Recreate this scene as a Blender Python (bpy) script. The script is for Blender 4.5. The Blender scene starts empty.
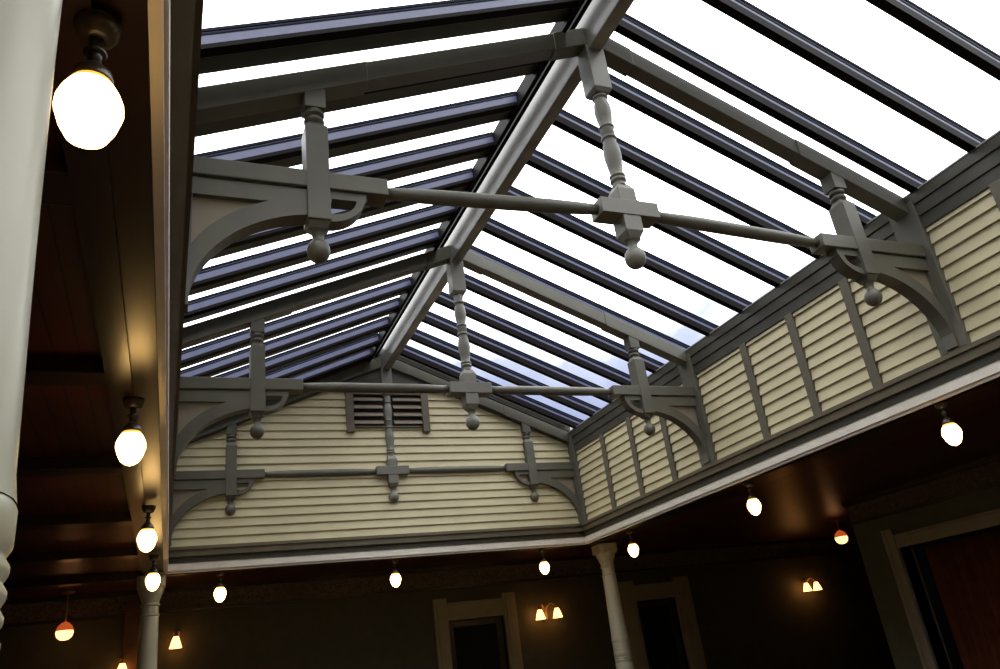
import bpy, bmesh, math, random
from mathutils import Vector, Matrix
random.seed(4)
S = 2.0            # metres per layout unit
ZC = 0.8           # eye height above the floor, in layout units
scene = bpy.context.scene
COL = scene.collection

def W(x, y, z):
    return Vector((S * x, S * y, S * (z + ZC)))

# ------------------------------------------------------------------ camera
cam_data = bpy.data.cameras.new('camera')
cam_data.sensor_width = 36.0
cam_data.lens = 773.2184 / 1000 * 36.0
cam_data.clip_start = 0.02
cam = bpy.data.objects.new('camera', cam_data)
COL.objects.link(cam)
_r = Vector((0.92180179, -0.36737282, -0.12376862))
_u = Vector((-0.04269391, -0.41353433, 0.90948699))
_f = Vector((0.38530337, 0.83308257, 0.39688126))
M4 = Matrix(((_r.x, _u.x, -_f.x, 0), (_r.y, _u.y, -_f.y, 0), (_r.z, _u.z, -_f.z, S * ZC), (0, 0, 0, 1)))
cam.matrix_world = M4
scene.camera = cam

# ------------------------------------------------------------------ sky, exposure
SKY = 4.2
world = bpy.data.worlds.new('sky')
scene.world = world
world.use_nodes = True
wn = world.node_tree.nodes
wl = world.node_tree.links
wn.clear()
w_out = wn.new('ShaderNodeOutputWorld')
w_bg = wn.new('ShaderNodeBackground')
w_bg.inputs['Strength'].default_value = SKY
w_tc = wn.new('ShaderNodeTexCoord')
w_sep = wn.new('ShaderNodeSeparateXYZ')
w_noise = wn.new('ShaderNodeTexNoise')
w_noise.inputs['Scale'].default_value = 7.0
w_noise.inputs['Detail'].default_value = 6.0
w_mad = wn.new('ShaderNodeMath'); w_mad.operation = 'MULTIPLY_ADD'
w_mad.inputs[1].default_value = 0.22
w_ramp = wn.new('ShaderNodeValToRGB')
w_ramp.color_ramp.elements[0].position = 0.395
w_ramp.color_ramp.elements[0].color = (0.10, 0.115, 0.19, 1)
w_ramp.color_ramp.elements[1].position = 0.53
w_ramp.color_ramp.elements[1].color = (1.0, 0.995, 0.985, 1)
_e = w_ramp.color_ramp.elements.new(0.462); _e.color = (0.20, 0.215, 0.27, 1)
wl.new(w_tc.outputs['Generated'], w_sep.inputs[0])
wl.new(w_tc.outputs['Generated'], w_noise.inputs['Vector'])
wl.new(w_noise.outputs['Fac'], w_mad.inputs[0])
wl.new(w_sep.outputs['Z'], w_mad.inputs[2])
wl.new(w_mad.outputs[0], w_ramp.inputs[0])
wl.new(w_ramp.outputs[0], w_bg.inputs['Color'])
wl.new(w_bg.outputs[0], w_out.inputs[0])

scene.view_settings.view_transform = 'Standard'
scene.view_settings.look = 'None'
scene.view_settings.exposure = 0.0
scene.view_settings.gamma = 1.0
scene.view_settings.use_curve_mapping = False
scene.cycles.max_bounces = 8
scene.cycles.transparent_max_bounces = 24
scene.cycles.sample_clamp_indirect = 4.0

# ------------------------------------------------------------------ materials
def new_mat(name):
    m = bpy.data.materials.new(name)
    m.use_nodes = True
    n = m.node_tree.nodes
    return m, n, m.node_tree.links, n['Principled BSDF']

def painted(name, c, rough=0.5, var=0.12, scale=6.0, bump=0.02, spec=0.5, stretch=(1, 1, 1)):
    m, n, l, b = new_mat(name)
    tc = n.new('ShaderNodeTexCoord')
    mp = n.new('ShaderNodeMapping'); mp.inputs['Scale'].default_value = stretch
    nz = n.new('ShaderNodeTexNoise'); nz.inputs['Scale'].default_value = scale
    nz.inputs['Detail'].default_value = 5.0
    rp = n.new('ShaderNodeValToRGB')
    rp.color_ramp.elements[0].position = 0.3
    rp.color_ramp.elements[1].position = 0.7
    rp.color_ramp.elements[0].color = (*[v * (1 - var) for v in c], 1)
    rp.color_ramp.elements[1].color = (*[min(1, v * (1 + var)) for v in c], 1)
    l.new(tc.outputs['Object'], mp.inputs[0]); l.new(mp.outputs[0], nz.inputs['Vector'])
    l.new(nz.outputs['Fac'], rp.inputs[0]); l.new(rp.outputs[0], b.inputs['Base Color'])
    b.inputs['Roughness'].default_value = rough
    b.inputs['Specular IOR Level'].default_value = spec
    if bump:
        bp = n.new('ShaderNodeBump'); bp.inputs['Strength'].default_value = bump * 5
        bp.inputs['Distance'].default_value = 0.01
        l.new(nz.outputs['Fac'], bp.inputs['Height']); l.new(bp.outputs[0], b.inputs['Normal'])
    return m

def boards(name, c1, c2, width, axis, rough):
    """boards `width` metres wide, dark joints, grain along the boards; axis = the axis across them"""
    m, n, l, b = new_mat(name)
    tc = n.new('ShaderNodeTexCoord')
    sp = n.new('ShaderNodeSeparateXYZ'); l.new(tc.outputs['Object'], sp.inputs[0])
    dv = n.new('ShaderNodeMath'); dv.operation = 'DIVIDE'; dv.inputs[1].default_value = width
    l.new(sp.outputs[axis], dv.inputs[0])
    fl = n.new('ShaderNodeMath'); fl.operation = 'FLOOR'; l.new(dv.outputs[0], fl.inputs[0])
    fr = n.new('ShaderNodeMath'); fr.operation = 'FRACT'; l.new(dv.outputs[0], fr.inputs[0])
    wh = n.new('ShaderNodeTexWhiteNoise'); wh.noise_dimensions = '1D'; l.new(fl.outputs[0], wh.inputs['W'])
    mp = n.new('ShaderNodeMapping')
    mp.inputs['Scale'].default_value = (14, 1.2, 14) if axis == 'X' else (1.2, 14, 14)
    l.new(tc.outputs['Object'], mp.inputs[0])
    nz = n.new('ShaderNodeTexNoise'); nz.inputs['Scale'].default_value = 2.0; nz.inputs['Detail'].default_value = 6
    l.new(mp.outputs[0], nz.inputs['Vector'])
    ad = n.new('ShaderNodeMath'); ad.operation = 'MULTIPLY_ADD'; ad.inputs[1].default_value = 0.5
    l.new(wh.outputs['Value'], ad.inputs[0]); 
    hf = n.new('ShaderNodeMath'); hf.operation = 'MULTIPLY'; hf.inputs[1].default_value = 0.6
    l.new(nz.outputs['Fac'], hf.inputs[0]); l.new(hf.outputs[0], ad.inputs[2])
    mx = n.new('ShaderNodeMix'); mx.data_type = 'RGBA'
    mx.inputs[6].default_value = (*c1, 1); mx.inputs[7].default_value = (*c2, 1)
    l.new(ad.outputs[0], mx.inputs[0])
    gt = n.new('ShaderNodeMath'); gt.operation = 'LESS_THAN'; gt.inputs[1].default_value = 0.08
    l.new(fr.outputs[0], gt.inputs[0])
    m2 = n.new('ShaderNodeMix'); m2.data_type = 'RGBA'; m2.inputs[7].default_value = (c1[0] * .25, c1[1] * .25, c1[2] * .25, 1)
    l.new(gt.outputs[0], m2.inputs[0]); l.new(mx.outputs[2], m2.inputs[6]); l.new(m2.outputs[2], b.inputs['Base Color'])
    b.inputs['Roughness'].default_value = rough
    inv = n.new('ShaderNodeMath'); inv.operation = 'SUBTRACT'; inv.inputs[0].default_value = 1.0
    l.new(gt.outputs[0], inv.inputs[1])
    bp = n.new('ShaderNodeBump'); bp.inputs['Strength'].default_value = 0.4; bp.inputs['Distance'].default_value = 0.004
    l.new(inv.outputs[0], bp.inputs['Height']); l.new(bp.outputs[0], b.inputs['Normal'])
    return m

def emitter(name, c, strength, edge=None, edge_strength=None):
    """lit opal glass: brighter through the middle of the glass than along its neck"""
    m, n, l, b = new_mat(name)
    b.inputs['Base Color'].default_value = (*[min(1, v) for v in c], 1)
    b.inputs['Roughness'].default_value = 0.25
    b.inputs['Emission Color'].default_value = (*c, 1)
    b.inputs['Emission Strength'].default_value = strength
    return m

def glass_mat(name, tint):
    m, n, l, b = new_mat(name)
    n.remove(b)
    out = n['Material Output']
    tr = n.new('ShaderNodeBsdfTransparent'); tr.inputs['Color'].default_value = (*tint, 1)
    gl = n.new('ShaderNodeBsdfGlossy'); gl.inputs['Roughness'].default_value = 0.03
    lw = n.new('ShaderNodeLayerWeight'); lw.inputs['Blend'].default_value = 0.5
    pw = n.new('ShaderNodeMath'); pw.operation = 'POWER'; pw.inputs[1].default_value = 5.0
    l.new(lw.outputs['Facing'], pw.inputs[0])
    fr = n.new('ShaderNodeMath'); fr.operation = 'MULTIPLY_ADD'; fr.inputs[1].default_value = 0.92; fr.inputs[2].default_value = 0.05
    l.new(pw.outputs[0], fr.inputs[0])
    mx = n.new('ShaderNodeMixShader')
    l.new(fr.outputs[0], mx.inputs[0]); l.new(tr.outputs[0], mx.inputs[1]); l.new(gl.outputs[0], mx.inputs[2])
    l.new(mx.outputs[0], out.inputs['Surface'])
    return m

def wallpaper(name, c1, c2, scale):
    m, n, l, b = new_mat(name)
    tc = n.new('ShaderNodeTexCoord')
    vo = n.new('ShaderNodeTexVoronoi'); vo.feature = 'DISTANCE_TO_EDGE'; vo.inputs['Scale'].default_value = scale
    nz = n.new('ShaderNodeTexNoise'); nz.inputs['Scale'].default_value = scale * 1.5; nz.inputs['Distortion'].default_value = 2.5
    l.new(tc.outputs['Object'], nz.inputs['Vector'])
    l.new(nz.outputs['Color'], vo.inputs['Vector'])
    mul = n.new('ShaderNodeMath'); mul.operation = 'ADD'
    l.new(vo.outputs['Distance'], mul.inputs[0]); l.new(nz.outputs['Fac'], mul.inputs[1])
    rp = n.new('ShaderNodeValToRGB')
    rp.color_ramp.elements[0].position = 0.50; rp.color_ramp.elements[1].position = 0.60
    rp.color_ramp.elements[0].color = (*c1, 1); rp.color_ramp.elements[1].color = (*c2, 1)
    l.new(mul.outputs[0], rp.inputs[0]); l.new(rp.outputs[0], b.inputs['Base Color'])
    b.inputs['Roughness'].default_value = 0.7
    return m

MT = {}
MT['truss'] = painted('truss_paint', (0.114, 0.108, 0.082), 0.42, 0.10, 5, 0.01)
MT['panel'] = painted('spandrel_paint', (0.29, 0.24, 0.175), 0.5, 0.10, 6, 0.01)
MT['king'] = painted('king_post_lit_paint', (0.17, 0.163, 0.135), 0.36, 0.10, 5, 0.01)  # truss paint made lighter, for the extra light the king posts catch
MT['ridge'] = painted('ridge_paint_with_sheen', (0.215, 0.205, 0.182), 0.30, 0.60, 2.2, 0.01, 0.6, (1, .9, 1))  # strong mottling paints in the glossy patches of reflected light
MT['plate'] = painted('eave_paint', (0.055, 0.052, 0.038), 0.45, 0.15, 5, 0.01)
MT['batten'] = painted('batten_paint', (0.122, 0.106, 0.074), 0.5, 0.12, 6, 0.01)
MT['cream'] = painted('cream_clapboard_paint', (0.57, 0.505, 0.315), 0.55, 0.07, 3, 0.01)
MT['sill'] = painted('sill_paint', (0.132, 0.108, 0.066), 0.5, 0.12, 6, 0.01)
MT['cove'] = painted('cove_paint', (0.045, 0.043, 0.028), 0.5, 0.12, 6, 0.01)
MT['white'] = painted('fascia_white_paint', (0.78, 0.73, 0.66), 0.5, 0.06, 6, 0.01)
MT['bar'] = painted('glazing_bar_navy_paint', (0.085, 0.092, 0.18), 0.38, 0.10, 8, 0.0)
MT['barcap'] = painted('glazing_bar_black_gasket', (0.007, 0.009, 0.020), 0.5, 0.1, 8, 0.0, 0.06)
MT['barlow'] = painted('glazing_bar_brown_flange', (0.010, 0.008, 0.008), 0.5, 0.1, 8, 0.0, 0.05)
MT['bead'] = painted('grey_edge_and_lit_face_paint', (0.32, 0.31, 0.31), 0.4, 0.1, 8, 0.0)  # grey edge strips; also the painted lit face of the drip rail
MT['glass'] = glass_mat('roof_glass', (0.95, 0.975, 0.99))
MT['vent'] = painted('vent_brown_paint', (0.108, 0.088, 0.06), 0.55, 0.12, 8, 0.01)
MT['slat'] = painted('vent_slat_lit_paint', (0.2, 0.155, 0.115), 0.5, 0.12, 8, 0.01)  # vent brown lightened to paint in the light along the slat edges
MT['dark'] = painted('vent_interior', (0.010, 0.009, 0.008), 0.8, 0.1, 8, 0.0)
MT['ceil'] = boards('ceiling_red_boards', (0.044, 0.009, 0.004), (0.105, 0.023, 0.010), 0.105, 'X', 0.38)
MT['beam'] = painted('varnished_beam_wood', (0.02, 0.009, 0.004), 0.30, 0.25, 4, 0.01, 0.6, (6, .8, 6))
MT['post'] = painted('brown_pilaster_wood', (0.11, 0.055, 0.022), 0.45, 0.2, 4, 0.01)
MT['column'] = painted('column_cream_paint', (0.4, 0.38, 0.275), 0.28, 0.05, 4, 0.01, 0.6)
MT['wall'] = painted('gallery_olive_wall', (0.060, 0.054, 0.030), 0.7, 0.12, 8, 0.02)
MT['wallr'] = painted('gallery_sage_wall', (0.105, 0.105, 0.066), 0.65, 0.10, 8, 0.02)
MT['frieze'] = wallpaper('frieze_leaf_paper', (0.022, 0.016, 0.010), (0.14, 0.11, 0.07), 11)
MT['casing'] = painted('door_casing_paint', (0.27, 0.225, 0.125), 0.5, 0.10, 6, 0.01)
MT['casingr'] = painted('opening_casing_paint', (0.33, 0.29, 0.215), 0.5, 0.10, 6, 0.01)
MT['leaf'] = painted('door_dark_wood', (0.028, 0.020, 0.012), 0.35, 0.15, 5, 0.01)
MT['pane'] = painted('door_dark_glass', (0.016, 0.017, 0.014), 0.06, 0.05, 5, 0.0)
MT['floor'] = boards('floor_boards', (0.05, 0.028, 0.014), (0.09, 0.05, 0.026), 0.09, 'X', 0.4)
MT['curtain'] = painted('curtain_red_cloth', (0.15, 0.036, 0.012), 0.85, 0.2, 8, 0.02)
MT['bronze'] = painted('lamp_bronze', (0.045, 0.032, 0.022), 0.3, 0.2, 12, 0.0, 0.7)
MT['opal'] = emitter('lamp_opal_glass', (1.0, 0.60, 0.20), 11.0)
MT['opaltop'] = emitter('lamp_opal_glass_neck', (1.0, 0.42, 0.045), 1.6)
MT['sconce'] = emitter('sconce_glass', (1.0, 0.42, 0.11), 6.0)
MT['amber'] = emitter('amber_glass', (1.0, 0.47, 0.18), 3.2)
MT['ambertop'] = emitter('amber_glass_top', (1.0, 0.16, 0.03), 0.45)
MT['brass'] = painted('brass', (0.28, 0.16, 0.06), 0.3, 0.15, 12, 0.0, 0.7)
MT['shell'] = painted('roof_shell_outer', (0.10, 0.10, 0.10), 0.8, 0.1, 3, 0.0)

# ------------------------------------------------------------------ mesh builder (layout units)
class MB:
    def __init__(s):
        s.v = []; s.f = []; s.mi = []; s.cur = 0; s.sm = []
    def add(s, verts, faces, smooth=False):
        o = len(s.v)
        s.v += [Vector(v) for v in verts]
        for f in faces:
            s.f.append([i + o for i in f]); s.mi.append(s.cur); s.sm.append(smooth)
        return s
    def box(s, x0, x1, y0, y1, z0, z1):
        v = [(x0, y0, z0), (x1, y0, z0), (x1, y1, z0), (x0, y1, z0), (x0, y0, z1), (x1, y0, z1), (x1, y1, z1), (x0, y1, z1)]
        return s.add(v, [(0, 3, 2, 1), (4, 5, 6, 7), (0, 1, 5, 4), (1, 2, 6, 5), (2, 3, 7, 6), (3, 0, 4, 7)])
    def hexa(s, v):     # eight corners in the order of box
        return s.add(v, [(0, 3, 2, 1), (4, 5, 6, 7), (0, 1, 5, 4), (1, 2, 6, 5), (2, 3, 7, 6), (3, 0, 4, 7)])
    def poly_y(s, pts, y0, y1):      # polygon in x-z (any order), extruded along y
        n = len(pts)
        v = [(p[0], y0, p[1]) for p in pts] + [(p[0], y1, p[1]) for p in pts]
        f = [tuple(range(n)), tuple(range(2 * n - 1, n - 1, -1))]
        f += [(i, i + n, (i + 1) % n + n, (i + 1) % n) for i in range(n)]
        return s.add(v, f)
    def lathe(s, prof, cx, cy, seg=20, smooth=True, cap=True):   # prof: (r, z)
        v = []; f = []
        for r, z in prof:
            for k in range(seg):
                a = 2 * math.pi * (k + .5) / seg
                v.append((cx + r * math.cos(a), cy + r * math.sin(a), z))
        for i in range(len(prof) - 1):
            for k in range(seg):
                k2 = (k + 1) % seg
                f.append((i * seg + k, i * seg + k2, (i + 1) * seg + k2, (i + 1) * seg + k))
        s.add(v, f, smooth)
        if cap:
            o = len(s.v) - len(v)
            s.f.append([o + k for k in range(seg)][::-1]); s.mi.append(s.cur); s.sm.append(False)
            o2 = o + (len(prof) - 1) * seg
            s.f.append([o2 + k for k in range(seg)]); s.mi.append(s.cur); s.sm.append(False)
        return s
    def tube(s, pts, rads, seg=14):
        pts = [Vector(p) for p in pts]
        v = []; f = []
        for i, p in enumerate(pts):
            t = (pts[min(i + 1, len(pts) - 1)] - pts[max(i - 1, 0)]).normalized()
            a = t.cross(Vector((0, 0, 1)))
            if a.length < 1e-3: a = Vector((1, 0, 0))
            a.normalize(); b = t.cross(a)
            for k in range(seg):
                th = 2 * math.pi * k / seg
                v.append(p + rads[i] * (math.cos(th) * a + math.sin(th) * b))
        for i in range(len(pts) - 1):
            for k in range(seg):
                k2 = (k + 1) % seg
                f.append((i * seg + k, i * seg + k2, (i + 1) * seg + k2, (i + 1) * seg + k))
        s.add(v, f, True)
        o = len(s.v) - len(v)
        for base in (o, o + (len(pts) - 1) * seg):
            s.f.append([base + k for k in range(seg)]); s.mi.append(s.cur); s.sm.append(False)
        return s
    def build(s, name, mats, parent=None, bevel=0.0, origin=None):
        if not isinstance(mats, (list, tuple)): mats = [mats]
        wv = [W(*v) for v in s.v]
        if parent is not None:
            org = world_loc(parent) if origin is None else W(*origin)
        elif origin is not None:
            org = W(*origin)
        else:
            xs = [v.x for v in wv]; ys = [v.y for v in wv]; zs = [v.z for v in wv]
            org = Vector(((min(xs) + max(xs)) / 2, (min(ys) + max(ys)) / 2, min(zs)))
        me = bpy.data.meshes.new(name)
        me.from_pydata([v - org for v in wv], [], s.f)
        for m in mats: me.materials.append(m)
        for p, mi, sm in zip(me.polygons, s.mi, s.sm):
            p.material_index = mi; p.use_smooth = sm
        bm = bmesh.new(); bm.from_mesh(me)
        bmesh.ops.recalc_face_normals(bm, faces=bm.faces)
        bm.to_mesh(me); bm.free()
        o = bpy.data.objects.new(name, me)
        COL.objects.link(o)
        if parent is not None:
            o.parent = parent
            o.location = org - world_loc(parent)
        else:
            o.location = org
        if bevel:
            b = o.modifiers.new('bevel', 'BEVEL'); b.width = bevel * S; b.segments = 2; b.limit_method = 'ANGLE'
            b.angle_limit = math.radians(50)
        return o

def world_loc(o):
    l = o.location.copy()
    while o.parent is not None:
        o = o.parent; l += o.location
    return l

def tag(o, label, cat, group=None):
    o['label'] = label; o['category'] = cat
    if group: o['group'] = group
    return o

def thing(name, loc, label, cat, group=None):
    o = bpy.data.objects.new(name, None)
    o.empty_display_size = 0.1
    COL.objects.link(o); o.location = W(*loc)
    return tag(o, label, cat, group)

def struct(o):
    o['kind'] = 'structure'; return o

def copy_tree(o, parent=None):
    c = o.copy(); COL.objects.link(c); c.parent = parent
    for ch in list(o.children): copy_tree(ch, c)
    return c

# ------------------------------------------------------------------ layout numbers
X0, HW = 1.3375, 1.3376           # ridge line, half width of the light well
XL, XR = X0 - HW, X0 + HW
YT = (1.795, 3.340, 4.850)        # trusses
YG = 4.862                        # face of gable cladding
YN = -1.3                         # near end of the roof, behind the camera
SL = 0.426                        # roof slope
ZE = 1.600                        # glass at the eave
ZT = 1.283                        # tie line
CEIL = 0.80                       # gallery ceiling
YB = 5.95                         # gallery back wall
XRW = 4.5                         # gallery right wall
def zg(x): return ZE + (HW - abs(x - X0)) * SL

# ------------------------------------------------------------------ shell of the gallery
m = MB(); m.box(-1.7, 7.8, -2.2, 6.1, -0.84, -0.80)
struct(m.build('floor', MT['floor']))
m = MB()
m.box(-1.7, -0.10, -2.2, 6.1, CEIL, CEIL + .05)
m.box(2.78, 7.8, -2.2, 6.1, CEIL, CEIL + .05)
m.box(-0.10, 2.78, 4.95, 6.1, CEIL, CEIL + .05)
m.box(-0.10, 2.78, -2.2, YN - .05, CEIL, CEIL + .05)
struct(m.build('ceiling', MT['ceil'], origin=(0, 0, CEIL)))
# walls: back wall with two door holes, right wall with the curtained opening
D1 = (1.99, 2.45, 0.40); D2 = (3.66, 4.06, 0.40)      # x0, x1, top of hole
m = MB()
for a, b in ((-1.7, D1[0]), (D1[1], D2[0]), (D2[1], 7.8)): m.box(a, b, YB, YB + .08, -.8, CEIL)
for d in (D1, D2): m.box(d[0], d[1], YB, YB + .08, d[2], CEIL)
struct(m.build('wall_back', MT['wall']))
OP = (1.6, 3.90, 0.42)                                  # right opening y0, y1, top
YC = 4.235                                              # corner of the right wall
m = MB()
m.box(XRW, XRW + .10, OP[1], YC, -.8, CEIL)
m.box(XRW, XRW + .10, -2.2, OP[0], -.8, CEIL)
m.box(XRW, XRW + .10, OP[0], OP[1], OP[2], CEIL)
struct(m.build('wall_right', MT['wallr']))
m = MB(); m.box(XRW + .10, 7.8, YC - .08, YC, -.8, CEIL); struct(m.build('wall_corridor_near', MT['wall']))
m = MB(); m.box(7.7, 7.8, YC, YB, -.8, CEIL); struct(m.build('wall_corridor_end', MT['wall']))
m = MB(); m.box(-1.7, -1.6, -2.2, YB, -.8, CEIL); struct(m.build('wall_left', MT['wall']))
m = MB(); m.box(-1.6, XRW, -2.2, -2.1, -.8, CEIL); struct(m.build('wall_front', MT['wall']))
m = MB(); m.box(XRW + 1.0, XRW + 1.08, -2.2, YC - .08, -.8, CEIL); struct(m.build('wall_side_room', MT['wall']))

# friezes and their lower mouldings under the ceiling
def trim(i, mb, mat, bevel=0.0):
    return struct(mb.build('trim_%d' % i, mat, bevel=bevel))
ZF = 0.655
m = MB(); m.box(-1.6, 7.7, YB - .006, YB, ZF, CEIL); trim(1, m, MT['frieze'])
m = MB(); m.box(-1.6, 7.7, YB - .022, YB, ZF - .018, ZF); m.box(-1.6, 7.7, YB - .035, YB, CEIL - .03, CEIL); trim(2, m, MT['leaf'])
m = MB(); m.box(XRW - .006, XRW, -2.1, YC, ZF, CEIL); trim(3, m, MT['frieze'])
m = MB(); m.box(XRW - .022, XRW, -2.1, YC, ZF - .018, ZF); m.box(XRW - .035, XRW, -2.1, YC, CEIL - .03, CEIL); trim(4, m, MT['leaf'])

# ------------------------------------------------------------------ beams of the gallery around the well
def xl(y):                        # the old building's left edge is a touch out of square
    return -0.035 * (4.86 - y) / 4.0
BZ = 0.735
def skewbox(mb, xa, xb, y0, y1, z0, z1):
    mb.hexa([(xa + xl(y0), y0, z0), (xb + xl(y0), y0, z0), (xb + xl(y1), y1, z0), (xa + xl(y1), y1, z0),
             (xa + xl(y0), y0, z1), (xb + xl(y0), y0, z1), (xb + xl(y1), y1, z1), (xa + xl(y1), y1, z1)])
m = MB(); skewbox(m, -.125, -.012, YN, YG + .13, BZ + .012, CEIL + .06); skewbox(m, -.108, -.068, YN, YG + .13, BZ, BZ + .012); trim(5, m, MT['beam'])
m = MB(); m.box(XR + .030, XR + .280, YN, YG + .13, BZ + .012, CEIL + .06); m.box(XR + .068, XR + .108, YN, YG + .13, BZ, BZ + .012); trim(6, m, MT['beam'])
m = MB(); m.box(-.03, XR + .28, YG + .030, YG + .16, BZ + .012, CEIL + .06); m.box(-.068, XR + .068, YG + .068, YG + .108, BZ, BZ + .012); trim(7, m, MT['beam'])
m = MB(); m.box(-.03, XR + .03, YN - .125, YN - .03, BZ, CEIL + .06); trim(8, m, MT['beam'])

# white fascia strips, coves and sills of the well
FS = ('white', 'cove', 'sill')
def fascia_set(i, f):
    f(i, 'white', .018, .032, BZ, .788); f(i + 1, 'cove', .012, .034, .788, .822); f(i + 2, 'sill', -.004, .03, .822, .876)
def f_left(i, k, a, b, z0, z1):
    m = MB()
    if k == 'white':
        skewbox(m, -.010, .006, YN, YG + .03, z0, z1); skewbox(m, .006, .012, YN, YG + .018, z0 + .012, z1 - .012)
    elif k == 'sill':
        m.box(-b, -a, YN, YG, z0, z1 - .018); m.box(-b, -a + .010, YN, YG, z1 - .018, z1)
    else:
        skewbox(m, -.020, .002, YN, YG + .01, z0, z1)
    trim(i, m, MT[k])
def f_right(i, k, a, b, z0, z1):
    m = MB()
    if k == 'sill':
        m.box(XR + a, XR + b, YN, YG, z0, z1 - .018); m.box(XR + a - .010, XR + b, YN, YG, z1 - .018, z1)
    else:
        m.box(XR + a, XR + b, YN, YG + (.03 if k == 'white' else .01), z0, z1)
        if k == 'white': m.box(XR + a - .010, XR + a, YN, YG + .018, z0 + .012, z1 - .012)
    trim(i, m, MT[k])
def f_back(i, k, a, b, z0, z1):
    m = MB()
    x0, x1 = (-b, XR + b) if k != 'sill' else (XL, XR)
    m.box(x0, x1, YG + a, YG + b, z0, z1 - (.018 if k == 'sill' else 0))
    if k == 'sill': m.box(x0, x1, YG + a - .010, YG + b, z1 - .018, z1)
    if k == 'white': m.box(x0, x1, YG + a - .010, YG + a, z0 + .012, z1 - .012)
    trim(i, m, MT[k])
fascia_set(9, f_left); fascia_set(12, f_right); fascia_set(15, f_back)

# ------------------------------------------------------------------ walls of the well: real lapped clapboards
EXP = 0.0535
def clap_profile(z0, z1):
    out = []; z = z0
    while z < z1 - 1e-4:
        out.append((z, min(z + EXP, z1))); z += EXP
    return out
LAP = .0105
m = MB()
for a, b in clap_profile(.872, 1.42):
    xi = XR + .014
    m.hexa([(xi - LAP, YN, a), (xi + .02, YN, a), (xi + .02, YG, a), (xi - LAP, YG, a), (xi, YN, b), (xi + .02, YN, b), (xi + .02, YG, b), (xi, YG, b)])
m.box(XR + .03, XR + .06, YN, YG + .06, .80, 1.52)
struct(m.build('wall_well_right', MT['cream']))
m = MB()
for a, b in clap_profile(.872, 1.42):
    xi = XL - .014
    m.hexa([(xi - .02, YN, a), (xi + LAP, YN, a), (xi + LAP, YG, a), (xi - .02, YG, a), (xi - .02, YN, b), (xi, YN, b), (xi, YG, b), (xi - .02, YG, b)])
m.box(XL - .06, XL - .03, YN, YG + .06, .80, 1.52)
struct(m.build('wall_well_left', MT['cream']))
def gable(name, yf, sgn):
    m = MB()
    for a, b in clap_profile(.872, 2.09):
        def hx(z): return min(HW + .01, max(0.0, (ZE - .03 + HW * SL - z) / SL))
        ha, hb = hx(a), hx(b)
        if ha <= 0: break
        m.hexa([(X0 - ha, yf - sgn * LAP, a), (X0 + ha, yf - sgn * LAP, a), (X0 + ha, yf + sgn * .02, a), (X0 - ha, yf + sgn * .02, a),
                (X0 - hb, yf, b), (X0 + hb, yf, b), (X0 + hb, yf + sgn * .02, b), (X0 - hb, yf + sgn * .02, b)])
    m.poly_y([(XL - .06, .80), (XR + .06, .80), (XR + .06, ZE), (X0, ZE + HW * SL), (XL - .06, ZE)], yf + sgn * .02, yf + sgn * .05)
    return struct(m.build(name, MT['cream']))
gable('wall_gable', YG, 1)
gable('wall_gable_near', YN, -1)

# eave plates (stepped) on both sides
def eave(i, sgn):
    m = MB()
    xw = XR if sgn > 0 else XL
    for a, z0, z1 in ((-.000, 1.372, 1.425), (-.006, 1.425, 1.478), (-.012, 1.478, 1.524)):
        xa, xb = sorted((xw + sgn * a, xw + sgn * .05))
        m.box(xa, xb, YN, YG, z0, z1)
    trim(i, m, MT['plate'], 0.002)
eave(18, 1); eave(19, -1)
# thin bright drip edge along the eave
for i, sgn in ((20, 1), (21, -1)):
    m = MB(); xw = XR if sgn > 0 else XL
    xa, xb = sorted((xw - sgn * .015, xw + sgn * .012)); m.box(xa, xb, YN, YG, 1.524, 1.530)
    trim(i, m, MT['bead'])

# ------------------------------------------------------------------ roof glass
for i, sgn in ((1, 1), (2, -1)):
    m = MB()
    xa, xb = X0 + sgn * .02, X0 + sgn * (HW + .115)
    za, zb = zg(xa), zg(xb)
    m.add([(xa, YN, za), (xb, YN, zb), (xb, YG, zb), (xa, YG, za), (xb, YN, 1.47), (xb, YG, 1.47)], [(0, 1, 2, 3), (1, 4, 5, 2)])
    struct(m.build('window_%d' % i, MT['glass']))

# ------------------------------------------------------------------ ridge
m = MB()
m.box(X0 - .026, X0 + .026, YN, YG, 1.985, 2.165)
rb = m.build('ridge_beam', MT['ridge'], bevel=.004)
tag(rb, 'long grey ridge beam running along the peak of the glass roof', 'beam')
def ridge_rail(off, w, z0, z1, label):
    m = MB(); m.box(X0 - off - w, X0 - off, YN, YG, zg(X0 - off) - z0, zg(X0 - off) - z1)
    return tag(m.build('ridge_rail', MT['barlow'], bevel=.002), label, 'rail')
ridge_rail(.052, .018, .060, .012, 'dark rail just left of the ridge beam, the inner of two')
ridge_rail(.105, .018, .085, .012, 'dark rail capping the left glazing bars, the outer of two beside the ridge beam')

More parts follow.
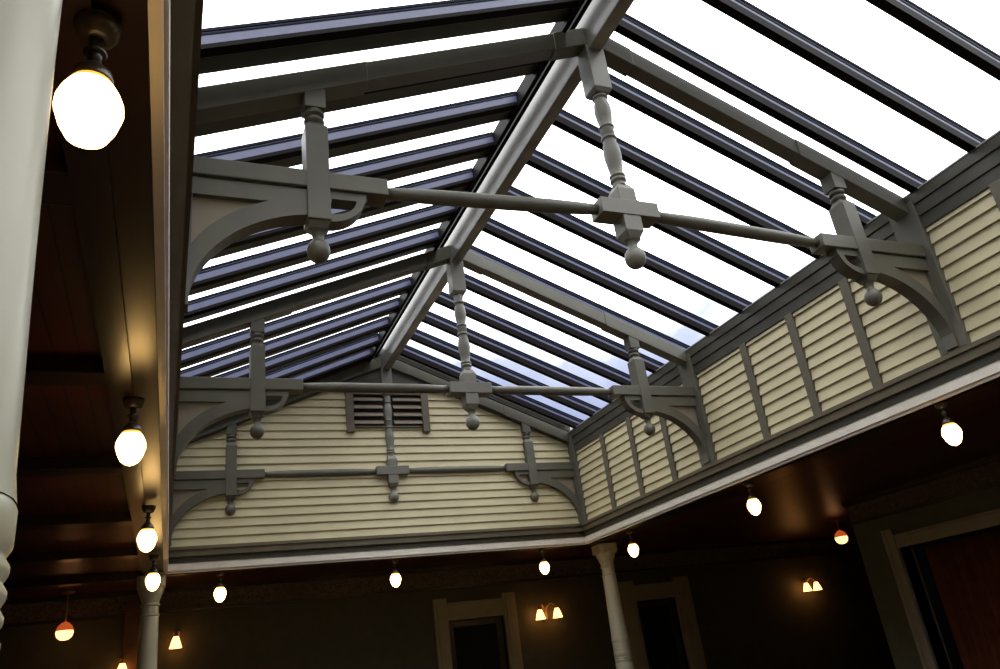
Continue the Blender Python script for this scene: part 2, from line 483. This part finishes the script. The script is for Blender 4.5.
# ------------------------------------------------------------------ glazing bars
NL = math.sqrt(1 + SL * SL)
def slope_box(mb, sgn, xa, xb, y0, y1, n0, n1):
    """box following the roof slope; n0, n1 = depth below the glass"""
    xa, xb = X0 + sgn * xa, X0 + sgn * xb
    pts = []
    for n in (n1, n0):
        for x, y in ((xa, y0), (xb, y0), (xb, y1), (xa, y1)):
            pts.append((x - sgn * n * SL / NL * .0, y, zg(x) - n * NL))
    mb.hexa(pts)
ORD = ['first', 'second', 'third', 'fourth', 'fifth', 'sixth', 'seventh', 'eighth', 'ninth', 'tenth', 'eleventh', 'twelfth', 'thirteenth', 'fourteenth', 'fifteenth', 'sixteenth']
def bar_tree(sgn, y):
    r = thing('glazing_bar', (X0 + sgn * .7, y, zg(X0 + sgn * .7) - .08), '', 'glazing bar')
    xa, xb = (.030, HW + .11) if sgn > 0 else (.123, HW + .11)
    m = MB(); slope_box(m, sgn, xa, xb, y - .015, y + .013, .004, .050); m.build('web', MT['bar'], r)
    m = MB(); slope_box(m, sgn, xa, xb, y - .0185, y + .016, .0, .009); slope_box(m, sgn, xa, xb, y - .0170, y + .013, .014, .025 if sgn > 0 else .019)
    m.build('cap', MT['barcap'], r)
    m = MB(); slope_box(m, sgn, xa, xb, y - .0165, y + .0165, .041 if sgn > 0 else .048, .075 if sgn > 0 else .062); m.build('flange', MT['barlow'], r)
    if sgn < 0:
        m = MB(); slope_box(m, sgn, xa, xb, y + .036, y + .096, .002, .047); m.build('drip_rail', MT['plate'], r)
        m = MB(); slope_box(m, sgn, xa, xb, y + .031, y + .040, .037, .0465); m.build('drip_rail_lit_face', MT['bead'], r)  # pale strip painted as the lit near face of the drip rail
    return r
RY = [.63, .90, 1.175, 1.446, 1.708, 1.970, 2.238, 2.515, 2.80, 3.085, 3.36, 3.63, 3.90, 4.17, 4.44, 4.70]
LY = [.84, 1.11, 1.375, 1.643, 1.912, 2.180, 2.440, 2.70, 2.96, 3.22, 3.48, 3.745, 4.005, 4.265, 4.52, 4.745]
for sgn, ys, side in ((1, RY, 'right'), (-1, LY, 'left')):
    proto = bar_tree(sgn, ys[0])
    n = len(ys)
    for k, y in enumerate(ys):
        o = proto if k == 0 else copy_tree(proto)
        o.location.y = S * y
        i = n - 1 - k
        o['label'] = ('navy glazing bar on the %s roof slope, %s bar from the gable wall' % (side, ORD[i]))
        o['group'] = 'glazing bars on the %s roof slope' % side

# ------------------------------------------------------------------ trusses
def sq(mb, cx, cy, h, z0, z1, cham=.0):
    if cham:
        mb.box(cx - h, cx + h, cy - h, cy + h, z0, z1)
    else:
        mb.box(cx - h, cx + h, cy - h, cy + h, z0, z1)
def taper(mb, cx, cy, h0, h1, z0, z1):
    mb.hexa([(cx - h0, cy - h0, z0), (cx + h0, cy - h0, z0), (cx + h0, cy + h0, z0), (cx - h0, cy + h0, z0),
             (cx - h1, cy - h1, z1), (cx + h1, cy - h1, z1), (cx + h1, cy + h1, z1), (cx - h1, cy + h1, z1)])
def ring(z, r, w):          # bead profile
    return [(r * .86, z - w), (r, z - w * .55), (r, z + w * .55), (r * .86, z + w)]
def ball(zc, r, neck_top):
    p = []
    for k in range(0, 13):
        a = -math.pi / 2 + math.pi * k / 12
        p.append((max(.002, r * math.cos(a)), zc + r * 1.12 * math.sin(a)))
    p = [q for q in p if not (q[1] > zc and q[0] < r * .5)]
    p += [(r * .48, zc + r * .98), (r * .48, zc + r * 1.25), (r * .60, neck_top - .004), (r * .9, neck_top)]
    return p
def make_truss(y, lift, label, embedded=False):
    T = thing('roof_truss', (X0, y, .88), label, 'roof truss', 'timber trusses across the light well')
    mt = MT['truss']
    hy = .029                       # half thickness
    for s in (-1, 1):
        # rafter with chamfer stops
        m = MB(); slope_box(m, s, .024, HW - .004, y - .029, y + .029, .066, .133)
        slope_box(m, s, .024, .16, y - .032, y + .032, .066, .138)
        slope_box(m, s, .84, HW - .004, y - .032, y + .032, .066, .138)
        m.build('rafter', mt, T, .003)
        # hammer post
        hx = X0 + s * 1.0
        zr = zg(hx) - .138 * NL
        m = MB()
        sq(m, hx, y, .030, 1.535, zr + .01)
        m.lathe([(.018, 1.485), (.022, 1.49), (.029, 1.497), (.029, 1.504), (.022, 1.508), (.021, 1.514), (.029, 1.519), (.030, 1.527), (.026, 1.537)], hx, y, 20)
        taper(m, hx, y, .031, .018, 1.465, 1.49)
        m.box(hx - .031, hx + .031, y - .0365, y + .0365, 1.155, 1.466)
        taper(m, hx, y, .020, .031, 1.135, 1.156)
        hp = m.build('hammer_post', mt, T, .002)
        m = MB(); m.lathe(ball(1.075, .031, 1.137), hx, y, 20); m.build('ball_finial', mt, hp)
        # hammer beam: from the wall to beyond the post
        xa, xb = sorted((X0 + s * (HW + .012), X0 + s * .805))
        m = MB(); m.box(xa, xb, y - .034, y + .034, ZT - .027, ZT + .027)
        m.build('hammer_beam', mt, T, .003)
        # arched bracket
        m = MB()
        def wx(d): return X0 + s * (HW - d)        # d = distance from the wall
        # rail and stile
        xa, xb = sorted((wx(0), wx(.307))); m.box(xa, xb, y - .026, y + .026, 1.200, ZT - .034)
        xa, xb = sorted((wx(-.01), wx(.022))); m.box(xa, xb, y - .0252, y + .0252, .885, 1.21)
        # dark bed between rail and beam
        xa, xb = sorted((wx(0), wx(.307))); m.box(xa, xb, y - .020, y + .020, ZT - .036, ZT - .026)
        lo = []; up = []
        N = 18
        for k in range(N + 1):
            t = math.pi / 2 * k / N
            lo.append((wx(.362 - .345 * math.cos(t)), .888 + .285 * math.sin(t)))
            up.append((wx(.375 - .372 * math.cos(t)), 0.985 + .245 * math.sin(t) ** 1.15))
        for k in range(N):
            if abs(lo[k][0] - wx(0)) > .335 and k == N: pass
            q = [lo[k], lo[k + 1], up[k + 1], up[k]]
            m.poly_y(q, y - .0268, y + .0268)
        # curl beyond the post, pierced
        cur_o = []; cur_i = []
        for k in range(11):
            t = math.pi / 2 * k / 10
            cur_o.append((wx(.365 + .105 * math.cos(t)), 1.256 - .100 * math.sin(t)))
            cur_i.append((wx(.372 + .070 * math.cos(t)), 1.232 - .052 * math.sin(t)))
        for k in range(10):
            m.poly_y([cur_o[k], cur_o[k + 1], cur_i[k + 1], cur_i[k]], y - .0248, y + .0248)
        xa, xb = sorted((wx(.36), wx(.470))); m.box(xa, xb, y - .024, y + .024, 1.230, 1.258)
        br = m.build('bracket', mt, T)
        m = MB()
        q = [(wx(.02), 1.215)] + [(p[0], p[1] - .012) for p in up[1:]] + [(wx(.34), 1.215)]
        m.poly_y(q, y - .009, y + .009)
        m.build('spandrel_panel', MT['panel'], br)
        # wall post
        xa, xb = sorted((X0 + s * (HW - .014), X0 + s * (HW + .03)))
        ya, yb = (y - .060, y + .060) if not embedded else (y - .075, y + .012)
        m = MB(); m.box(xa, xb, ya, yb, .876, 1.50)
        m.build('wall_post', mt, T, .003)
        # round tie rod, swelling at the middle
        za, zb = ZT, ZT + lift
        x_a, x_b = X0 + s * .815, X0 + s * .100
        pts = []; rd = []
        for k in range(13):
            t = k / 12
            pts.append((x_a + (x_b - x_a) * t, y, za + (zb - za) * t))
            rd.append(.0165 + .0065 * min(1, min(t, 1 - t) * 4.5) ** .8)
        m = MB(); m.tube(pts, rd, 16); m.build('tie_rod', mt, T)
    # king post: square head, two turned vases between rings, square crossing
    zc = ZT + lift
    m = MB()
    sq(m, X0, y, .036, 1.815, 2.002)
    taper(m, X0, y, .026, .036, 1.800, 1.816)
    L = zc - 1.30
    prof = [(.026, zc + .098), (.021, zc + .112)] + ring(zc + .125, .027, .007) + ring(zc + .141, .027, .006)
    prof += [(.021, zc + .152), (.025, zc + .18), (.030, zc + .225), (.029, zc + .25), (.022, zc + .285)]
    prof += ring(zc + .298, .027, .006) + [(.024, zc + .306)] + ring(zc + .345, .027, .006)
    prof += [(.022, zc + .354), (.027, zc + .385), (.030, zc + .42), (.026, zc + .45), (.021, zc + .462)] + ring(zc + .475, .027, .006) + [(.022, zc + .486), (.026, max(zc + .50, 1.802))]
    m.lathe(prof, X0, y, 20)
    taper(m, X0, y, .033, .022, zc + .075, zc + .099)
    sq(m, X0, y, .033, zc - .085, zc + .076)
    taper(m, X0, y, .020, .033, zc - .108, zc - .084)
    m.box(X0 - .108, X0 + .108, y - .036, y + .036, zc - .028, zc + .028)
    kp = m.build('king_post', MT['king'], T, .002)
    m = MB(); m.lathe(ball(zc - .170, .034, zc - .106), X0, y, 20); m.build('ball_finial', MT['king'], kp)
    return T
make_truss(YT[0], .034, 'nearest timber roof truss with turned king post, largest of the three')
make_truss(YT[1], .0, 'middle timber roof truss, standing between the nearest one and the gable wall')
make_truss(YT[2], .0, 'farthest timber roof truss, fixed against the cream clapboard gable wall', True)

# ------------------------------------------------------------------ battens on the right wall
def batten(y, label):
    m = MB(); m.box(XR - .004, XR + .026, y - .024, y + .024, .872, 1.376)
    return tag(m.build('wall_batten', MT['batten'], bevel=.002), label, 'batten', 'upright battens on the right clapboard wall')
for y, lab in ((4.39, 'brown batten on right clapboard wall, nearest the gable corner'),
               (4.035, 'brown batten on right clapboard wall, second out from the gable corner'),
               (3.675, 'brown batten on right clapboard wall, just beyond the middle truss bracket'),
               (2.87, 'brown batten on right clapboard wall, first on the near side of the middle truss'),
               (2.522, 'brown batten on right clapboard wall, midway between nearest and middle trusses'),
               (2.172, 'brown batten on right clapboard wall, right behind the nearest truss bracket'),
               (1.43, 'brown batten on right clapboard wall, nearer than the nearest truss')):
    batten(y, lab)

# gable trims: bottom rake board, apex panel, louvred vent
m = MB()
ap = X0
yb0 = YG - .020
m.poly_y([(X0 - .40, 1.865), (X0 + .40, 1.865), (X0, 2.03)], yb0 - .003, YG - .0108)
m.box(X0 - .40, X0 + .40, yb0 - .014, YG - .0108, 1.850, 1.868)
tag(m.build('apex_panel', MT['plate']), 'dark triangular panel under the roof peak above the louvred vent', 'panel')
m = MB()
for s in (-1, 1):
    slope_box(m, s, .0, HW + .02, YG - .030, YG + .055, .0, .05)
    slope_box(m, s, .0, HW, YG - .022, YG - .0106, .05, .145)
trim(22, m, MT['plate'])
# light strips where the glass meets the gable
m = MB()
for s in (-1, 1):
    slope_box(m, s, .06, HW - .004, YG - .060, YG - .045, .004, .024)
trim(23, m, MT['bead'])

V = thing('louvered_vent', (X0, YG, 1.565), 'brown louvred vent with two shutters high on the gable wall', 'vent')
m = MB()
for s in (-1, 1):
    xa, xb = sorted((X0 + s * .235, X0 + s * .285)); m.box(xa, xb, YG - .034, YG + .004, 1.548, 1.842)
m.box(X0 - .285, X0 + .285, YG - .030, YG + .004, 1.81, 1.842); m.box(X0 - .24, X0 + .24, YG - .022, YG + .004, 1.58, 1.592)
m.build('frame', MT['vent'], V, .002)
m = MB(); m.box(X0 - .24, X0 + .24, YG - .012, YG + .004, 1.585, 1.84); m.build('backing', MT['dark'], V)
for s in (-1, 1):
    for k in range(4):
        z = 1.602 + k * .054
        xa, xb = sorted((X0 + s * .036, X0 + s * .236))
        m = MB()
        m.hexa([(xa, YG - .032, z), (xb, YG - .032, z), (xb, YG - .006, z + .030), (xa, YG - .006, z + .030),
                (xa, YG - .032, z + .008), (xb, YG - .032, z + .008), (xb, YG - .006, z + .038), (xa, YG - .006, z + .038)])
        m.build('slat', MT['slat'], V)

# ------------------------------------------------------------------ columns
def make_column(x, y, label):
    C_ = thing('porch_column', (x, y, -.8), label, 'column', 'turned columns around the light well')
    m = MB()
    m.lathe([(.046, .53), (.047, .525), (.0485, .40), (.052, .25), (.056, .125), (.058, .11)], x, y, 32, cap=False)
    m.build('shaft', MT['column'], C_)
    m = MB()
    m.lathe([(.070, .672), (.068, .655), (.055, .625), (.047, .60), (.044, .575)], x, y, 32, cap=False)
    h = .074
    v = []
    for z, hh in ((.668, .070), (.678, h), (BZ - .002, h)):
        c = .022
        for px, py in ((-hh + c, -hh), (hh - c, -hh), (hh, -hh + c), (hh, hh - c), (hh - c, hh), (-hh + c, hh), (-hh, hh - c), (-hh, -hh + c)):
            v.append((x + px, y + py, z))
    f = [tuple(range(8))[::-1], tuple(range(16, 24))]
    for i in range(2):
        for k in range(8): f.append((i * 8 + k, i * 8 + (k + 1) % 8, i * 8 + 8 + (k + 1) % 8, i * 8 + 8 + k))
    m.add(v, f)
    m.build('capital', MT['column'], C_)
    m = MB()
    for a, b in ((.575, .585), (.52, .53)):
        m.lathe([(.044, a - .004), (.050, a), (.051, (a + b) / 2), (.050, b), (.044, b + .004)], x, y, 32)
    m.lathe([(.044, .53), (.0455, .55), (.044, .58)], x, y, 32, cap=False)
    m.build('neck_ring', MT['column'], C_)
    m = MB()
    p = [(.0572, .110), (.0588, .106), (.0588, .088), (.0565, .084)]
    for k in range(4):
        z = .078 - k * .012
        p += [(.0562, z + .004), (.0585, z), (.0585, z - .003), (.0562, z - .007)]
    p += [(.0575, .030), (.060, .018), (.060, .0), (.055, -.006), (.059, -.012), (.059, -.017), (.055, -.021), (.059, -.026), (.059, -.031), (.055, -.035), (.060, -.05), (.060, -.12), (.062, -.20)]
    m.lathe(p, x, y, 32, cap=False)
    m.build('turned_band', MT['column'], C_)
    m = MB(); m.box(x - .07, x + .07, y - .07, y + .07, -.80, -.20)
    m.build('pedestal', MT['column'], C_, .006)
    return C_
make_column(2.872, 4.945, 'cream turned column holding the far right corner of the light well')
make_column(-.072, 4.945, 'cream turned column at the far left corner, behind a hanging lamp')
make_column(-.130, .455, 'big cream column at the left edge of the photo, nearest of all')

# brown pilaster on the back wall by the left column, cross beams of the left gallery
m = MB(); m.box(-.235, -.115, YB - .03, YB, -.8, CEIL); m.box(-.25, -.10, YB - .045, YB, .66, .70)
tag(m.build('wall_pilaster', MT['post']), 'brown wooden pilaster on the back wall beside the far left column', 'pilaster')
for y, lab in ((1.15, 'dark ceiling beam across the left gallery, nearest one beside the big lamp'),
               (1.95, 'dark ceiling beam across the left gallery, second from the camera'),
               (2.78, 'dark ceiling beam across the left gallery, third from the camera'),
               (3.60, 'dark ceiling beam across the left gallery, fourth from the camera'),
               (4.40, 'dark ceiling beam across the left gallery, last but one before the back wall'),
               (5.20, 'dark ceiling beam across the left gallery, last before the back wall')):
    m = MB(); m.box(-1.6, -.12 + xl(y), y - .045, y + .045, CEIL - .042, CEIL + .002)
    tag(m.build('ceiling_beam', MT['beam'], bevel=.004), lab, 'beam', 'cross beams of the left gallery ceiling')

# ------------------------------------------------------------------ hanging lamps
def make_lamp(x, y, label, group):
    L = thing('pendant_lamp', (x, y, .55), label, 'pendant lamp', group)
    m = MB()
    m.lathe([(.010, .710), (.018, .713), (.022, .720), (.025, .728), (.025, BZ)], x, y, 20)
    m.build('canopy', MT['bronze'], L)
    m = MB(); m.lathe([(.0075, .672), (.0075, .71)], x, y, 12); m.lathe([(.010, .689), (.013, .692), (.010, .695)], x, y, 12)
    m.build('stem', MT['bronze'], L)
    m = MB(); m.lathe([(.020, .648), (.022, .652), (.020, .662), (.013, .670), (.008, .676)], x, y, 20)
    m.build('shade_holder', MT['bronze'], L)
    m = MB()
    m.lathe([(.002, .5650), (.010, .5675), (.021, .5755), (.0285, .590), (.0345, .610), (.0340, .620), (.030, .632), (.024, .643)], x, y, 24, cap=False)
    sh = m.build('glass_shade', MT['opal'], L)
    m = MB(); m.lathe([(.024, .643), (.0215, .648), (.019, .652)], x, y, 24, cap=False)
    m.build('glass_neck', MT['opaltop'], sh)
    return L
lampL = [(.765, 'lit pendant lamp, largest and nearest, beside the big cream column'),
         (2.02, 'lit pendant lamp in the left row, second from the camera'),
         (3.20, 'lit pendant lamp in the left row, third from the camera'),
         (4.26, 'lit pendant lamp hanging in front of the far left column')]
lampB = [(.295, 'lit pendant lamp under the gable, leftmost of the back row'),
         (1.34, 'lit pendant lamp under the gable, middle of the back row'),
         (2.385, 'lit pendant lamp under the gable above the double wall sconce')]
lampR = [(4.43, 'lit pendant lamp just right of the far right column'),
         (3.19, 'lit pendant lamp in the right row, middle of its three'),
         (1.975, 'lit pendant lamp in the right row, nearest and highest in the photo')]
first = make_lamp(0, 0, '', '')
spots = [(x, y, l, 'pendant lamps along the left beam') for (y, l), x in zip(lampL, (-.0985, -.092, -.070, -.056))]
spots += [(x, YG + .088, l, 'pendant lamps along the back beam') for x, l in lampB]
spots += [(x, y, l, 'pendant lamps along the right beam') for (y, l), x in zip(lampR, (2.785, 2.768, 2.735))]
for i, (x, y, lab, g) in enumerate(spots):
    o = first if i == 0 else copy_tree(first)
    o.location = W(x, y, .55); o['label'] = lab; o['group'] = g

# ------------------------------------------------------------------ sconces and small amber lamps
def sconce(x, z, label, arms=(-.09, .09)):
    y = YB
    T = thing('wall_sconce', (x, y, z), label, 'wall sconce')
    m = MB(); m.hexa([(x - .022, y - .014, z - .05), (x + .022, y - .014, z - .05), (x + .026, y, z - .055), (x - .026, y, z - .055),
                      (x - .022, y - .014, z + .06), (x + .022, y - .014, z + .06), (x + .026, y, z + .065), (x - .026, y, z + .065)])
    m.build('backplate', MT['brass'], T, .003)
    for a in arms:
        pts = []
        for k in range(9):
            t = k / 8
            pts.append((x + a * t, y - .012 - .075 * t ** .8, z + .01 + .055 * math.sin(math.pi * t * .9)))
        m = MB(); m.tube(pts, [.006] * 9, 8)
        m.lathe([(.010, z + .018), (.016, z + .024), (.014, z + .036)], x + a, y - .087, 12)
        ar = m.build('arm', MT['brass'], T)
        m = MB(); m.lathe([(.040, z - .050), (.036, z - .038), (.028, z - .010), (.020, z + .012), (.015, z + .022)], x + a, y - .087, 18, cap=True)
        m.build('sconce_shade', MT['sconce'], ar)
    return T
sconce(2.805, .385, 'double amber wall sconce on the back wall right of the door', (-.075, .075))
sconce(5.515, .375, 'double amber wall sconce deep in the dark corridor at right', (-.060, .060))
sconce(.085, .455, 'single amber wall sconce on the back wall right of the far left column', (-.005,))
sconce(-.23, .325, 'small lit wall sconce at the bottom edge left of the far left column', (0.0,))

def amber_lamp(x, y, z, label):
    T = thing('ceiling_lamp', (x, y, z - .05), label, 'ceiling lamp')
    m = MB(); m.lathe([(.014, CEIL - .022), (.036, CEIL - .015), (.042, CEIL)], x, y, 16); m.build('canopy', MT['brass'], T)
    m = MB(); m.lathe([(.006, z + .055), (.006, CEIL - .01)], x, y, 8); m.build('rod', MT['brass'], T)
    m = MB(); m.lathe([(.004, z - .048), (.025, z - .044), (.043, z - .028), (.050, z - .005), (.048, z + .008)], x, y, 20, cap=False)
    b = m.build('amber_bowl', MT['amber'], T)
    m = MB(); m.lathe([(.048, z + .008), (.050, z + .012), (.040, z + .036), (.020, z + .055), (.006, z + .06)], x, y, 20, cap=False)
    m.build('amber_dome', MT['ambertop'], T)
amber_lamp(5.07, 4.92, .65, 'small amber bowl lamp hanging in the corridor beyond the right wall')
amber_lamp(-.56, 5.72, .555, 'small amber bowl lamp hanging deep in the dark left gallery')

# ------------------------------------------------------------------ doors of the back wall
def door(i, x0, x1, top, casing_w):
    D = bpy.data.objects.new('door_%d' % i, None); COL.objects.link(D); D.location = W((x0 + x1) / 2, YB, -.8); D['kind'] = 'structure'
    m = MB()
    for a, b in ((x0 - casing_w, x0), (x1, x1 + casing_w)):
        m.box(a, b, YB - .030, YB + .03, -.8, top + .165)
        m.box(a + .022, b - .022, YB - .040, YB - .03, -.8, top + .15)
    m.box(x0 - .001, x1 + .001, YB - .026, YB + .03, top, top + .125)
    m.box(x0 - .001, x1 + .001, YB - .034, YB - .026, top + .015, top + .035)
    m.box(x0 - .001, x1 + .001, YB - .040, YB - .026, top + .112, top + .128)
    m.build('casing', MT['casing'], D, .003)
    m = MB()
    st = .055
    ly0, ly1 = YB + .025, YB + .055
    m.box(x0, x0 + st, ly0, ly1, -.8, top); m.box(x1 - st, x1, ly0, ly1, -.8, top)
    m.box(x0 + st, x1 - st, ly0, ly1, top - .05, top); m.box(x0 + st, x1 - st, ly0, ly1, -.8, -.45)
    lf = m.build('leaf', MT['leaf'], D, .003)
    m = MB(); m.box(x0 + st, x1 - st, ly0 + .01, ly0 + .018, -.45, top - .05); m.build('glass_pane', MT['pane'], lf)
    m = MB(); m.lathe([(.006, -.36), (.012, -.355), (.013, -.345), (.012, -.335), (.006, -.33)], x0 + .028, ly0 - .02, 12)
    m.build('door_knob', MT['brass'], lf)
    return D
door(1, D1[0], D1[1], D1[2], .108)
door(2, D2[0], D2[1], D2[2], .16)

# opening in the right wall with red curtains
D = bpy.data.objects.new('door_3', None); COL.objects.link(D); D.location = W(XRW, 3.0, -.8); D['kind'] = 'structure'
m = MB()
m.box(XRW - .028, XRW + .12, OP[1], OP[1] + .085, -.8, OP[2] + .13)
m.box(XRW - .036, XRW - .028, OP[1] + .055, OP[1] + .085, -.8, OP[2] + .13)
m.box(XRW - .028, XRW + .12, OP[0] - .085, OP[0], -.8, OP[2] + .13)
m.box(XRW - .022, XRW + .12, OP[0], OP[1], OP[2], OP[2] + .085)
m.box(XRW - .034, XRW, OP[0], OP[1], OP[2] + .07, OP[2] + .088)
m.build('casing', MT['casingr'], D, .004)
def curtain(ya, yb, label, seed):
    rnd = random.Random(seed)
    n = 120; v = []; f = []
    ph = rnd.random() * 6
    for zi, z in enumerate((-.78, -.3, .1, .41)):
        for k in range(n + 1):
            t = k / n
            amp = .026 * (1.15 - .12 * zi)
            y = ya + (yb - ya) * t
            x = XRW + .17 + amp * math.sin(ph + t * 58 + .5 * math.sin(t * 17)) + .010 * math.sin(t * 131 + zi)
            v.append((x, y, z))
    for zi in range(3):
        for k in range(n):
            a = zi * (n + 1) + k
            f.append((a, a + 1, a + n + 2, a + n + 1))
    m = MB(); m.add(v, f, True)
    o = m.build('curtain', MT['curtain'])
    sd = o.modifiers.new('cloth thickness', 'SOLIDIFY'); sd.thickness = .008
    return tag(o, label, 'curtain', 'red curtains in the right opening')
curtain(2.86, 3.86, 'dark red curtain hanging in the wide cased opening at lower right', 2)
m = MB(); m.tube([(XRW + .17, OP[0] + .02, .428), (XRW + .17, OP[1] - .004, .428)], [.008, .008], 10)
tag(m.build('curtain_rod', MT['brass']), 'brass rod carrying the red curtain at lower right', 'rod')
